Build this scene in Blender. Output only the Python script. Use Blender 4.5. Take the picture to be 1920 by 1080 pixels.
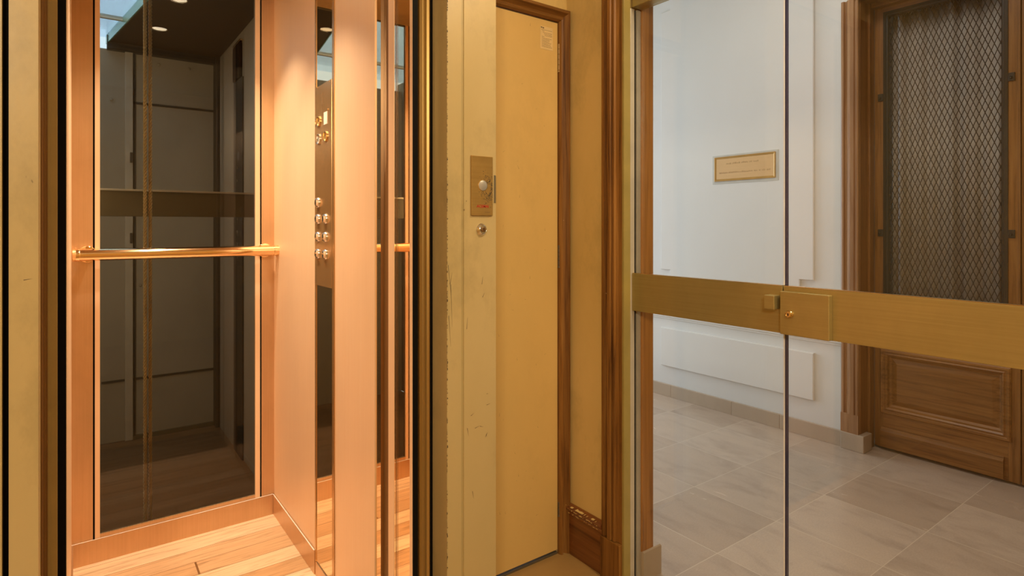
import bpy, bmesh, math, random
from mathutils import Vector, Matrix, noise
random.seed(7)
for o in list(bpy.data.objects): bpy.data.objects.remove(o)
SC = bpy.context.scene
COL = SC.collection
# ---------------------------------------------------------------- camera
cam_d = bpy.data.cameras.new('camera'); cam = bpy.data.objects.new('camera', cam_d); COL.objects.link(cam)
cam.location = (0, 0, 1.25)
cam.rotation_euler = (math.radians(90), 0, math.radians(-36.3))
cam_d.sensor_width = 36; cam_d.lens = 36*1109/1920
cam_d.shift_y = -(540-424)/1920
cam_d.clip_start = 0.02
SC.camera = cam
# ---------------------------------------------------------------- exposure / world
vs = SC.view_settings
vs.view_transform = 'Standard'; vs.look = 'None'; vs.gamma = 1; vs.use_curve_mapping = False; vs.exposure = 0.0
w = bpy.data.worlds.new('world'); SC.world = w; w.use_nodes = True
w.node_tree.nodes['Background'].inputs[0].default_value = (.44, .68, 1.0, 1)
w.node_tree.nodes['Background'].inputs[1].default_value = 5.0
# ---------------------------------------------------------------- area lights
def area(name, loc, rot, sx, sy, power, col, spread=180):
    l = bpy.data.lights.new(name, 'AREA'); l.shape = 'RECTANGLE'; l.size = sx; l.size_y = sy
    l.energy = power; l.color = col; l.spread = math.radians(spread)
    o = bpy.data.objects.new(name, l); COL.objects.link(o); o.location = loc
    o.rotation_euler = tuple(math.radians(a) for a in rot)
    return o
area('hall_window_daylight', (2.55, 5.4, 1.5), (90, 0, 180), 1.7, 2.4, 56, (.74, .87, 1.0))
area('hall_ceiling_light', (2.5, 1.3, 3.12), (0, 0, 0), .5, 1.6, 14, (1.0, .93, .82))
area('landing_ceiling_light', (1.36, .1, 2.62), (0, 0, 0), .26, .26, 26, (1.0, .84, .58))
area('landing_fill_light', (-.78, -1.0, 2.2), (58, 0, -50), .34, .34, 40, (1.0, .85, .60))  # unseen fill, added to brighten the side wall
area('shaft_fill_light', (-.3, 2.80, 1.4), (90, 0, -22), .3, 1.8, 20, (1.0, .90, .70))  # unseen fill, added to light the space behind the smoked glass
# ---------------------------------------------------------------- node helpers
def newmat(name):
    m = bpy.data.materials.new(name); m.use_nodes = True; nt = m.node_tree
    return m, nt, nt.nodes['Principled BSDF']
def N(nt, typ, **kw):
    n = nt.nodes.new(typ)
    for k, v in kw.items():
        if k.startswith('i_'):
            n.inputs[int(k[2:]) if k[2:].isdigit() else k[2:]].default_value = v
        else: setattr(n, k, v)
    return n
def L(nt, a, ai, b, bi): nt.links.new(a.outputs[ai], b.inputs[bi])
def pos(nt, scale=(1, 1, 1)):
    g = N(nt, 'ShaderNodeNewGeometry'); mp = N(nt, 'ShaderNodeMapping'); mp.inputs['Scale'].default_value = scale
    L(nt, g, 'Position', mp, 'Vector'); return mp
def ramp(nt, stops):
    r = N(nt, 'ShaderNodeValToRGB'); e = r.color_ramp.elements
    while len(e) > 1: e.remove(e[-1])
    e[0].position = stops[0][0]; e[0].color = (*stops[0][1], 1) if len(stops[0][1]) == 3 else stops[0][1]
    for p, c in stops[1:]:
        x = e.new(p); x.color = (*c, 1)
    return r
def s2l(c):
    return tuple(((v/255)/12.92 if v/255 <= .04045 else ((v/255+.055)/1.055)**2.4) for v in c)
def mixc(nt, fac_node, fac_out, a, b):
    m = N(nt, 'ShaderNodeMix', data_type='RGBA')
    L(nt, fac_node, fac_out, m, 0)
    for sock, v in ((6, a), (7, b)):
        if isinstance(v, tuple) and len(v) == 2 and not isinstance(v[0], float): nt.links.new(v[0].outputs[v[1]], m.inputs[sock])
        else: m.inputs[sock].default_value = (*v, 1)
    return m
def bump(nt, p, node, out, strength, dist=.002):
    b = N(nt, 'ShaderNodeBump'); b.inputs['Strength'].default_value = strength; b.inputs['Distance'].default_value = dist
    L(nt, node, out, b, 'Height'); nt.links.new(b.outputs[0], p.inputs['Normal'])

def paint(name, col, col2=None, rough=.5, dirt=None, dirt_amt=.0, speck=.0, speck_col=(.05, .035, .015), bstr=.15):
    """painted surface: large mottling, faint grime patches, small scratches and specks"""
    m, nt, p = newmat(name)
    col2 = col2 or tuple(c*.88 for c in col)
    n1 = N(nt, 'ShaderNodeTexNoise', i_Scale=2.3, i_Detail=6.0, i_Roughness=.6); L(nt, pos(nt, (1, 1, .55)), 0, n1, 'Vector')
    r1 = ramp(nt, [(.35, (0, 0, 0)), (.68, (1, 1, 1))]); L(nt, n1, 'Fac', r1, 0)
    mx = mixc(nt, r1, 0, col, col2)
    last = mx
    if dirt:
        n2 = N(nt, 'ShaderNodeTexNoise', i_Scale=5.0, i_Detail=9.0, i_Roughness=.7); L(nt, pos(nt, (1, 1, .6)), 0, n2, 'Vector')
        r2 = ramp(nt, [(.52, (0, 0, 0)), (.78, (dirt_amt,)*3)]); L(nt, n2, 'Fac', r2, 0)
        last = mixc(nt, r2, 0, (last, 2), dirt)
    if speck:
        n3 = N(nt, 'ShaderNodeTexNoise', i_Scale=42.0, i_Detail=3.0, i_Roughness=.6); L(nt, pos(nt, (1, 1, .45)), 0, n3, 'Vector')
        r3 = ramp(nt, [(.735, (0, 0, 0)), (.76, (speck,)*3)]); L(nt, n3, 'Fac', r3, 0)
        last = mixc(nt, r3, 0, (last, 2), speck_col)
    nt.links.new(last.outputs[2], p.inputs['Base Color'])
    p.inputs['Roughness'].default_value = rough
    n4 = N(nt, 'ShaderNodeTexNoise', i_Scale=60.0, i_Detail=5.0); L(nt, pos(nt), 0, n4, 'Vector')
    bump(nt, p, n4, 'Fac', bstr, .0015)
    return m

def wood(name, c1, c2, c3=None, axis='z', rough=.38, scale=1.0, spec=.5, chips=0.0, coat=0.0):
    """grain runs along axis"""
    m, nt, p = newmat(name)
    st = {'z': (60, 60, 2.2), 'y': (60, 2.2, 60), 'x': (2.2, 60, 60)}[axis]
    st = tuple(v*scale for v in st)
    n1 = N(nt, 'ShaderNodeTexNoise', i_Scale=1.0, i_Detail=6.0, i_Roughness=.65, i_Distortion=.4); L(nt, pos(nt, st), 0, n1, 'Vector')
    r1 = ramp(nt, [(.3, c1), (.5, c2), (.72, c3 or c2)]); L(nt, n1, 'Fac', r1, 0)
    n2 = N(nt, 'ShaderNodeTexNoise', i_Scale=1.0, i_Detail=3.0); L(nt, pos(nt, tuple(v*.12 for v in st)), 0, n2, 'Vector')
    r2 = ramp(nt, [(.3, (.68,)*3), (.7, (1.12,)*3)]); L(nt, n2, 'Fac', r2, 0)
    mm = N(nt, 'ShaderNodeMix', data_type='RGBA', blend_type='MULTIPLY'); mm.inputs[0].default_value = 1
    L(nt, r1, 0, mm, 6); L(nt, r2, 0, mm, 7)
    last = mm
    if chips:
        n3 = N(nt, 'ShaderNodeTexNoise', i_Scale=28.0, i_Detail=4.0, i_Roughness=.7); L(nt, pos(nt), 0, n3, 'Vector')
        r3 = ramp(nt, [(.72, (0, 0, 0)), (.74, (chips,)*3)]); L(nt, n3, 'Fac', r3, 0)
        last = mixc(nt, r3, 0, (mm, 2), (.55, .36, .16))
    nt.links.new(last.outputs[2], p.inputs['Base Color'])
    p.inputs['Roughness'].default_value = rough; p.inputs['Specular IOR Level'].default_value = spec
    p.inputs['Coat Weight'].default_value = coat; p.inputs['Coat Roughness'].default_value = .15
    bump(nt, p, n1, 'Fac', .25, .001)
    return m

def metal(name, col, rough=.3, metallic=1.0, brush=None, col2=None, bstr=.05, smudge=.0):
    m, nt, p = newmat(name)
    st = {'z': (260, 260, 3), 'y': (260, 3, 260), 'x': (3, 260, 260), None: (9, 9, 9)}[brush]
    n1 = N(nt, 'ShaderNodeTexNoise', i_Scale=1.0, i_Detail=4.0, i_Roughness=.6); L(nt, pos(nt, st), 0, n1, 'Vector')
    r1 = ramp(nt, [(.3, col2 or tuple(c*.88 for c in col)), (.7, col)]); L(nt, n1, 'Fac', r1, 0)
    n2 = N(nt, 'ShaderNodeTexNoise', i_Scale=3.5, i_Detail=7.0, i_Roughness=.65); L(nt, pos(nt, (1, 1, .5)), 0, n2, 'Vector')
    r2 = ramp(nt, [(.35, (1-smudge,)*3), (.65, (1,)*3)]); L(nt, n2, 'Fac', r2, 0)
    mm = N(nt, 'ShaderNodeMix', data_type='RGBA', blend_type='MULTIPLY'); mm.inputs[0].default_value = 1
    L(nt, r1, 0, mm, 6); L(nt, r2, 0, mm, 7); nt.links.new(mm.outputs[2], p.inputs['Base Color'])
    p.inputs['Metallic'].default_value = metallic
    mr = N(nt, 'ShaderNodeMapRange'); mr.inputs[3].default_value = rough*.85; mr.inputs[4].default_value = rough*1.2
    L(nt, n2, 'Fac', mr, 0); nt.links.new(mr.outputs[0], p.inputs['Roughness'])
    if brush and bstr: bump(nt, p, n1, 'Fac', bstr, .0006)
    return m

def plain(name, col, rough=.5, metallic=0.0, emit=None, estr=0):
    m, nt, p = newmat(name)
    n1 = N(nt, 'ShaderNodeTexNoise', i_Scale=14.0, i_Detail=5.0); L(nt, pos(nt), 0, n1, 'Vector')
    r1 = ramp(nt, [(.3, tuple(c*.85 for c in col)), (.7, col)]); L(nt, n1, 'Fac', r1, 0)
    L(nt, r1, 0, p, 'Base Color')
    p.inputs['Roughness'].default_value = rough; p.inputs['Metallic'].default_value = metallic
    if emit:
        p.inputs['Emission Color'].default_value = (*emit, 1); p.inputs['Emission Strength'].default_value = estr
    return m

def glass(name, tint=(1, 1, 1), ior=1.5, rough=0.0, boost=1.0):
    m = bpy.data.materials.new(name); m.use_nodes = True; nt = m.node_tree; nt.nodes.clear()
    out = N(nt, 'ShaderNodeOutputMaterial'); tr = N(nt, 'ShaderNodeBsdfTransparent'); gl = N(nt, 'ShaderNodeBsdfGlossy')
    tr.inputs[0].default_value = (*tint, 1); gl.inputs['Roughness'].default_value = rough
    fr = N(nt, 'ShaderNodeFresnel', i_IOR=ior); mx = N(nt, 'ShaderNodeMixShader')
    # same index whichever side of the sheet is met
    g = N(nt, 'ShaderNodeNewGeometry'); mi = N(nt, 'ShaderNodeMix', data_type='FLOAT')
    mi.inputs[2].default_value = ior; mi.inputs[3].default_value = 1/ior
    nt.links.new(g.outputs['Backfacing'], mi.inputs[0]); nt.links.new(mi.outputs[0], fr.inputs['IOR'])
    nt.links.new(fr.outputs[0], mx.inputs[0])
    L(nt, tr, 0, mx, 1); L(nt, gl, 0, mx, 2); L(nt, mx, 0, out, 0)
    return m

def stone_tiles(name, sx, sy, ox, oy, c1, c2, grout, rough=.22):
    """rectangular slabs laid on a grid, colour and veining vary per slab"""
    m, nt, p = newmat(name)
    g = N(nt, 'ShaderNodeNewGeometry')
    mp = N(nt, 'ShaderNodeMapping'); mp.vector_type = 'POINT'
    mp.inputs['Location'].default_value = (-ox/sx, -oy/sy, 0); mp.inputs['Scale'].default_value = (1/sx, 1/sy, 1)
    L(nt, g, 'Position', mp, 'Vector')
    fl = N(nt, 'ShaderNodeVectorMath', operation='FLOOR'); L(nt, mp, 0, fl, 0)
    fr = N(nt, 'ShaderNodeVectorMath', operation='FRACTION'); L(nt, mp, 0, fr, 0)
    wn = N(nt, 'ShaderNodeTexWhiteNoise', noise_dimensions='2D'); L(nt, fl, 0, wn, 'Vector')
    r = ramp(nt, [(0, c1), (1, c2)]); L(nt, wn, 'Value', r, 0)
    sep = N(nt, 'ShaderNodeSeparateXYZ'); L(nt, fr, 0, sep, 0)
    # veining, offset for every slab
    off = N(nt, 'ShaderNodeVectorMath', operation='MULTIPLY_ADD'); off.inputs[1].default_value = (7, 7, 7)
    L(nt, wn, 'Color', off, 0); L(nt, g, 'Position', off, 2)
    rot = N(nt, 'ShaderNodeMapping'); rot.inputs['Rotation'].default_value = (0, 0, .35); rot.inputs['Scale'].default_value = (2.5, 1.0, 1)
    L(nt, off, 0, rot, 0)
    n1 = N(nt, 'ShaderNodeTexNoise', i_Scale=3.2, i_Detail=8.0, i_Roughness=.6, i_Distortion=.6); L(nt, rot, 0, n1, 'Vector')
    r2 = ramp(nt, [(.3, (.80, .79, .79)), (.5, (1, 1, 1)), (.72, (1.07, 1.06, 1.04))]); L(nt, n1, 'Fac', r2, 0)
    mm = N(nt, 'ShaderNodeMix', data_type='RGBA', blend_type='MULTIPLY'); mm.inputs[0].default_value = 1
    L(nt, r, 0, mm, 6); L(nt, r2, 0, mm, 7)
    nf = N(nt, 'ShaderNodeTexNoise', i_Scale=160.0, i_Detail=3.0); L(nt, g, 'Position', nf, 'Vector')
    r3 = ramp(nt, [(.3, (.93,)*3), (.7, (1.04,)*3)]); L(nt, nf, 'Fac', r3, 0)
    m2 = N(nt, 'ShaderNodeMix', data_type='RGBA', blend_type='MULTIPLY'); m2.inputs[0].default_value = 1
    L(nt, mm, 2, m2, 6); L(nt, r3, 0, m2, 7)
    def edge(axis, w):
        a = N(nt, 'ShaderNodeMath', operation='SUBTRACT'); a.inputs[1].default_value = .5; L(nt, sep, axis, a, 0)
        b = N(nt, 'ShaderNodeMath', operation='ABSOLUTE'); L(nt, a, 0, b, 0)
        c = N(nt, 'ShaderNodeMath', operation='GREATER_THAN'); c.inputs[1].default_value = .5-w; L(nt, b, 0, c, 0); return c
    e = N(nt, 'ShaderNodeMath', operation='MAXIMUM'); L(nt, edge(0, .0035), 0, e, 0); L(nt, edge(1, .0035), 0, e, 1)
    fin = mixc(nt, e, 0, (m2, 2), grout)
    nt.links.new(fin.outputs[2], p.inputs['Base Color'])
    mr = N(nt, 'ShaderNodeMapRange'); mr.inputs[3].default_value = rough*.7; mr.inputs[4].default_value = rough*1.5
    L(nt, n1, 'Fac', mr, 0); nt.links.new(mr.outputs[0], p.inputs['Roughness'])
    return m

def parquet(name, wx, wy):
    """oak strips running along x, each with its own tone"""
    m, nt, p = newmat(name)
    g = N(nt, 'ShaderNodeNewGeometry'); s0 = N(nt, 'ShaderNodeSeparateXYZ'); L(nt, g, 'Position', s0, 0)
    row = N(nt, 'ShaderNodeMath', operation='DIVIDE'); row.inputs[1].default_value = wy; L(nt, s0, 1, row, 0)
    rf = N(nt, 'ShaderNodeMath', operation='FLOOR'); L(nt, row, 0, rf, 0)
    wr = N(nt, 'ShaderNodeTexWhiteNoise', noise_dimensions='1D'); L(nt, rf, 0, wr, 'W')
    cx = N(nt, 'ShaderNodeMath', operation='MULTIPLY_ADD'); cx.inputs[1].default_value = 1/wx; L(nt, s0, 0, cx, 0); L(nt, wr, 0, cx, 2)
    cf = N(nt, 'ShaderNodeMath', operation='FLOOR'); L(nt, cx, 0, cf, 0)
    cb = N(nt, 'ShaderNodeCombineXYZ'); L(nt, cf, 0, cb, 0); L(nt, rf, 0, cb, 1)
    wn = N(nt, 'ShaderNodeTexWhiteNoise', noise_dimensions='2D'); L(nt, cb, 0, wn, 'Vector')
    r = ramp(nt, [(0, (.56, .32, .15)), (.35, (.72, .46, .26)), (1, (.88, .64, .42))]); L(nt, wn, 'Value', r, 0)
    off = N(nt, 'ShaderNodeVectorMath', operation='MULTIPLY_ADD'); off.inputs[1].default_value = (5, 5, 5)
    L(nt, wn, 'Color', off, 0); L(nt, g, 'Position', off, 2)
    mp = N(nt, 'ShaderNodeMapping'); mp.inputs['Scale'].default_value = (4, 55, 1); L(nt, off, 0, mp, 0)
    n1 = N(nt, 'ShaderNodeTexNoise', i_Scale=1.0, i_Detail=7.0, i_Roughness=.65, i_Distortion=1.2); L(nt, mp, 0, n1, 'Vector')
    r2 = ramp(nt, [(.3, (.55, .50, .42)), (.48, (.95,)*3), (.7, (1.12,)*3)]); L(nt, n1, 'Fac', r2, 0)
    mm = N(nt, 'ShaderNodeMix', data_type='RGBA', blend_type='MULTIPLY'); mm.inputs[0].default_value = 1
    L(nt, r, 0, mm, 6); L(nt, r2, 0, mm, 7)
    def edge(src, w):
        f = N(nt, 'ShaderNodeMath', operation='FRACT'); L(nt, src, 0, f, 0)
        c = N(nt, 'ShaderNodeMath', operation='LESS_THAN'); c.inputs[1].default_value = w; L(nt, f, 0, c, 0); return c
    e = N(nt, 'ShaderNodeMath', operation='MAXIMUM'); L(nt, edge(row, .022), 0, e, 0); L(nt, edge(cx, .004), 0, e, 1)
    fin = mixc(nt, e, 0, (mm, 2), (.22, .10, .035))
    nt.links.new(fin.outputs[2], p.inputs['Base Color']); p.inputs['Roughness'].default_value = .33
    bump(nt, p, n1, 'Fac', .1, .001)
    return m

M = {}
M['yellow'] = paint('yellow_gloss_paint', (.74, .52, .20), (.64, .44, .15), .42, (.30, .21, .06), .5, .0, bstr=.1)
M['yellow_door'] = paint('yellow_door_paint', (.68, .44, .145), (.63, .405, .13), .38, (.42, .27, .09), .35, .35, (.30, .18, .06), bstr=.06)
M['cream'] = paint('cream_frame_paint', (.51, .385, .18), (.46, .345, .15), .35, (.22, .17, .07), .5, .8, (.10, .07, .03), bstr=.1)
M['cream_groove'] = paint('cream_groove_paint', (.43, .33, .14), None, .4, (.18, .14, .06), .6)
M['hall_wall'] = paint('hall_white_paint', (.80, .795, .78), (.76, .76, .745), .55, (.62, .58, .50), .22, bstr=.12)
M['hall_trim'] = paint('hall_white_moulding', (.82, .81, .79), (.79, .78, .76), .5, bstr=.06)
M['ceiling'] = paint('ceiling_paint', (.72, .66, .52), None, .8)
M['brown'] = wood('stained_trim_wood', (.085, .030, .007), (.25, .105, .021), (.38, .18, .043), 'z', .45, 1.0, .25, .8)
M['brown_x'] = wood('stained_trim_wood_x', (.085, .030, .007), (.25, .105, .021), (.38, .18, .043), 'x', .45, 1.0, .25, .8)
M['brown_y'] = wood('stained_skirting_wood', (.10, .03, .008), (.20, .068, .016), (.26, .10, .025), 'y', .3, 1.0, .5, .8)
M['post_wood'] = wood('post_oak', (.26, .098, .018), (.42, .17, .034), (.48, .21, .05), 'z', .4)
M['oak'] = wood('door_oak', (.15, .058, .013), (.29, .125, .032), (.37, .175, .05), 'z', .33, 1.3)
M['oak_y'] = wood('door_oak_y', (.15, .058, .013), (.29, .125, .032), (.37, .175, .05), 'y', .33, 1.3)
M['oak_light'] = wood('casing_oak', (.26, .125, .05), (.43, .22, .095), (.50, .28, .13), 'z', .33, .8)
M['tile'] = stone_tiles('hall_limestone', .415, .412, 1.97, .945, (.48, .365, .28), (.61, .48, .38), (.72, .59, .46))
M['landing_floor'] = paint('landing_stone', (.38, .22, .075), (.33, .19, .06), .3, (.25, .15, .06), .5, .3)
M['skirt_stone'] = paint('limestone_skirting', (.56, .44, .33), (.49, .385, .285), .35, (.34, .27, .20), .4)
M['copper'] = metal('brushed_copper_laminate', (.90, .66, .44), .40, .22, 'z', (.88, .62, .39), .03, .05)
M['copper_dull'] = metal('brushed_copper_plate', (.73, .48, .28), .30, .75, 'z', (.68, .44, .25), .03, .14)
M['bronze'] = metal('satin_bronze', (.60, .36, .15), .24, .72, 'z', (.56, .33, .13), .0, .1)
M['bronze_mirror'] = metal('polished_bronze', (.90, .70, .46), .015, 1.0, None, (.90, .70, .46))
M['bronze_dark'] = metal('dark_bronze', (.20, .10, .03), .45, .4, 'z')
M['gold'] = metal('gold_frame', (.60, .40, .14), .34, .7, 'z', (.52, .33, .10), .0)
M['rail'] = metal('polished_brass_rail', (1.0, .72, .42), .09, 1.0, None, (1.0, .70, .40))
M['chrome'] = metal('button_chrome', (.90, .90, .88), .12, 1.0)
M['brass'] = metal('brushed_brass', (.50, .40, .165), .38, .7, 'y', (.45, .355, .14), .04, .12)
M['brass_edge'] = metal('brass_edge', (.80, .60, .30), .25, 1.0)
M['plate'] = metal('worn_bronze_plate', (.50, .32, .10), .34, .6, 'x', (.44, .27, .08), .04, .3)
M['alu'] = plain('anodised_strip', (.62, .55, .42), .35, .3)
M['steel'] = metal('worn_steel', (.50, .47, .38), .35, 1.0, 'z', (.30, .27, .2))
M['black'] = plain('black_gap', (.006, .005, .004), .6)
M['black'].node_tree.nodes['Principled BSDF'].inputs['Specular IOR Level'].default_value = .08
M['dark_frame'] = plain('dark_painted_steel', (.017, .018, .016), .4)
M['wire'] = plain('wrought_wire', (.045, .038, .028), .45, .2)
M['curtain'] = plain('grey_net_curtain', (.47, .44, .40), .8)
M['glass'] = glass('clear_glass', (.98, .985, .98), 1.5)
M['glass_edge'] = plain('polished_glass_edge', (.86, .88, .92), .15)
M['glass_edge_dark'] = plain('glass_edge_in_shade', (.045, .045, .10), .1)  # lit and shaded glass edges: the difference is put into the base colours
M['tinted'] = glass('smoked_glass', (.56, .51, .44), 1.38)
M['sky_glass'] = glass('skylight_glass', (.85, .93, 1.0), 1.45)
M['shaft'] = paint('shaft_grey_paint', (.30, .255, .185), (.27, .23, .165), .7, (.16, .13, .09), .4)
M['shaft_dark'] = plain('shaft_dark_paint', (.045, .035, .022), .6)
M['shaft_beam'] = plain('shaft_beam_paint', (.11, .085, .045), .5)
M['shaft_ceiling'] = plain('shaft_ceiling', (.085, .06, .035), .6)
M['shaft_floor'] = wood('shaft_boards', (.16, .085, .035), (.26, .14, .06), (.30, .17, .08), 'x', .4, .5)
M['rope'] = metal('brass_wire_rope', (1.0, .86, .48), .35, .4)
M['parquet'] = parquet('oak_parquet', 1.7, .095)
M['white_card'] = plain('white_card', (.85, .80, .72), .5)
M['ink'] = plain('faded_ink', (.20, .12, .05), .7)
M['red_ink'] = plain('red_lettering', (.48, .025, .012), .5)
M['grey_button'] = plain('grey_button', (.46, .43, .38), .35, .4)
M['label'] = plain('pale_label_film', (.76, .54, .24), .35)
M['plaque'] = metal('copper_plaque', (.78, .50, .24), .35, .25, 'y', (.74, .46, .21))
M['plaque_in'] = plain('plaque_bevel', (.55, .31, .08), .4, .3)
M['old_paint'] = plain('chipped_paint_edge', (.66, .65, .60), .7)
M['text_faint'] = plain('faded_engraving', (.60, .36, .15), .5)
M['lamp'] = plain('spot_lens', (1, .9, .7), .3, 0, (1.0, .83, .56), 30)
M['knuckle'] = plain('painted_hinge', (.42, .27, .10), .4)
M['scuff'] = plain('scuffed_metal', (.10, .07, .035), .6)

# ---------------------------------------------------------------- mesh helpers
def B(): return bmesh.new()
def box(bm, x0, x1, y0, y1, z0, z1, bev=0, seg=2):
    r = bmesh.ops.create_cube(bm, size=1)
    vs_ = r['verts']
    bmesh.ops.scale(bm, vec=(abs(x1-x0), abs(y1-y0), abs(z1-z0)), verts=vs_)
    bmesh.ops.translate(bm, vec=((x0+x1)/2, (y0+y1)/2, (z0+z1)/2), verts=vs_)
    if bev:
        es = list({e for v in vs_ for e in v.link_edges})
        bmesh.ops.bevel(bm, geom=es, offset=bev, segments=seg, profile=.5, affect='EDGES')
    return bm
def prism(bm, pts, z0, z1):
    """extrude an XY outline from z0 to z1"""
    a = [bm.verts.new((x, y, z0)) for x, y in pts]; b = [bm.verts.new((x, y, z1)) for x, y in pts]
    n = len(pts)
    for i in range(n):
        bm.faces.new((a[i], a[(i+1) % n], b[(i+1) % n], b[i]))
    bm.faces.new(a); bm.faces.new(b)
    return bm
def sweep(bm, frames):
    """frames: list of closed rings of points, joined one to the next, capped at both ends"""
    rings = [[bm.verts.new(p) for p in f] for f in frames]
    n = len(frames[0])
    for r0, r1 in zip(rings, rings[1:]):
        for i in range(n): bm.faces.new((r0[i], r0[(i+1) % n], r1[(i+1) % n], r1[i]))
    bm.faces.new(rings[0]); bm.faces.new(rings[-1])
    return bm
def frame_x(bm, xw, y0, y1, z0, z1, prof):
    """moulding around a rectangle on the plane x = xw (faces -x). prof: (inward offset, height towards -x)"""
    rings = []
    for (sy, sz, cy, cz) in ((1, 1, y0, z0), (-1, 1, y1, z0), (-1, -1, y1, z1), (1, -1, y0, z1)):
        rings.append([bm.verts.new((xw-h, cy+sy*o, cz+sz*o)) for o, h in prof])
    n = len(prof)
    for k in range(4):
        r0, r1 = rings[k], rings[(k+1) % 4]
        for i in range(n-1): bm.faces.new((r0[i], r0[i+1], r1[i+1], r1[i]))
    return bm
def cyl(bm, c, r, h, axis='z', seg=32, r2=None, bev=0):
    """cylinder or cone frustum centred at c"""
    q = bmesh.ops.create_cone(bm, cap_ends=True, segments=seg, radius1=r, radius2=r if r2 is None else r2, depth=h)
    vs_ = q['verts']
    if bev:
        es = [e for e in {e for v in vs_ for e in v.link_edges} if len([f for f in e.link_faces if len(f.verts) > 4]) == 1]
        q2 = bmesh.ops.bevel(bm, geom=es, offset=bev, segments=3, profile=.5, affect='EDGES')
        vs_ = list(set([v for v in vs_ if v.is_valid]) | set(q2['verts']))
    rot = {'z': Matrix(), 'x': Matrix.Rotation(math.pi/2, 4, 'Y'), '-x': Matrix.Rotation(-math.pi/2, 4, 'Y'),
           'y': Matrix.Rotation(-math.pi/2, 4, 'X'), '-y': Matrix.Rotation(math.pi/2, 4, 'X')}[axis]
    bmesh.ops.transform(bm, matrix=Matrix.Translation(c) @ rot, verts=vs_)
    return bm
def lathe(bm, prof, c, axis='-x', seg=36):
    """prof: (radius, distance along axis)"""
    d = {'-x': lambda r, a, t: (-t, r*math.cos(a), r*math.sin(a)), '-y': lambda r, a, t: (r*math.cos(a), -t, r*math.sin(a)),
         'z': lambda r, a, t: (r*math.cos(a), r*math.sin(a), t), 'x': lambda r, a, t: (t, r*math.cos(a), r*math.sin(a))}[axis]
    rings = []
    for r, t in prof:
        rings.append([bm.verts.new(Vector(c)+Vector(d(max(r, 1e-5), 2*math.pi*i/seg, t))) for i in range(seg)])
    for r0, r1 in zip(rings, rings[1:]):
        for i in range(seg): bm.faces.new((r0[i], r0[(i+1) % seg], r1[(i+1) % seg], r1[i]))
    bm.faces.new(rings[0]); bm.faces.new(rings[-1])
    return bm
def thing(name, loc=(0, 0, 0), label=None, cat=None, group=None, kind=None):
    o = bpy.data.objects.new(name, None); COL.objects.link(o); o.location = loc; o.empty_display_size = .05
    tag(o, label, cat, group, kind); return o
def tag(o, label=None, cat=None, group=None, kind=None):
    if label: o['label'] = label
    if cat: o['category'] = cat
    if group: o['group'] = group
    if kind: o['kind'] = kind
    return o
def worldloc(p):
    v = Vector((0, 0, 0))
    while p is not None: v += p.location; p = p.parent
    return v
def obj(name, bm, mat, parent=None, loc=None, label=None, smooth=False, **kw):
    """link bm (built in metres, world place) as one mesh object"""
    bmesh.ops.remove_doubles(bm, verts=bm.verts, dist=1e-6)
    bmesh.ops.recalc_face_normals(bm, faces=bm.faces)
    org = Vector(loc) if loc is not None else (worldloc(parent) if parent else Vector((0, 0, 0)))
    bmesh.ops.translate(bm, vec=-org, verts=bm.verts)
    me = bpy.data.meshes.new(name); bm.to_mesh(me); bm.free()
    me.materials.append(mat)
    o = bpy.data.objects.new(name, me); COL.objects.link(o)
    if smooth:
        for f in me.polygons: f.use_smooth = True
        try: me.set_sharp_from_angle(angle=math.radians(35))
        except Exception: pass
    if parent: o.parent = parent; o.location = org-worldloc(parent)
    else: o.location = org
    tag(o, label, **kw); return o
def struct(name, bm, mat, parent=None, label=None):
    return obj(name, bm, mat, parent, None, label, kind='structure')

# ================================================================ SETTING
CY, LX = 1.72, 1.526      # closet wall plane, glass-door wall plane
LF = 1.32                 # front of the lift surround
WX = 3.506                # hall wall plane
# floors
struct('floor', box(B(), -1.3, 1.60, -2.0, CY+.02, -.12, 0), M['landing_floor'], label='worn tan stone floor of the small landing by the yellow door')
struct('floor', box(B(), 1.60, 3.85, -2.0, 5.6, -.12, 0), M['tile'], label='polished beige limestone tile floor of the hall behind the glass doors')
# ceilings
struct('ceiling', box(B(), -1.3, 1.526, -2.0, CY, 2.70, 2.80), M['ceiling'])
struct('ceiling', box(B(), 1.526, 3.85, -2.0, 5.6, 3.2, 3.3), M['ceiling'])
# landing walls
struct('wall_closet', box(box(B(), .93, 1.656, CY, CY+.10, 2.03, 2.70), 1.479, 1.656, CY, CY+.10, 0, 2.03), M['yellow'], label='ochre painted wall above the narrow yellow door')
struct('wall_side', box(B(), LX, 1.656, 1.4221, CY, 0, 3.2), M['yellow'], label='narrow ochre painted wall strip between yellow door and glass doors')
struct('wall_hall_end', box(B(), LX, 1.656, CY+.10, 5.6, 0, 3.2), M['hall_wall'])
struct('wall_over_glass', box(B(), LX+.01, 1.65, -.40, 1.4221, 2.16, 3.2), M['yellow'])
struct('wall_beside_glass', box(B(), LX, 1.656, -2.0, -.40, 0, 3.2), M['yellow'])
struct('wall_back', box(B(), -1.3, 3.85, -2.1, -2.0, 0, 3.3), M['yellow'])
struct('wall_left', box(B(), -1.4, -1.3, -2.1, 1.5, 0, 2.8), M['yellow'])
struct('wall_front_left', box(B(), -1.3, -.32, LF+.03, LF+.12, 0, 2.7), M['yellow'])
struct('wall_over_lift', box(B(), -.32, .93, LF+.01, LF+.16, 2.401, 2.7), M['yellow'])
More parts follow.
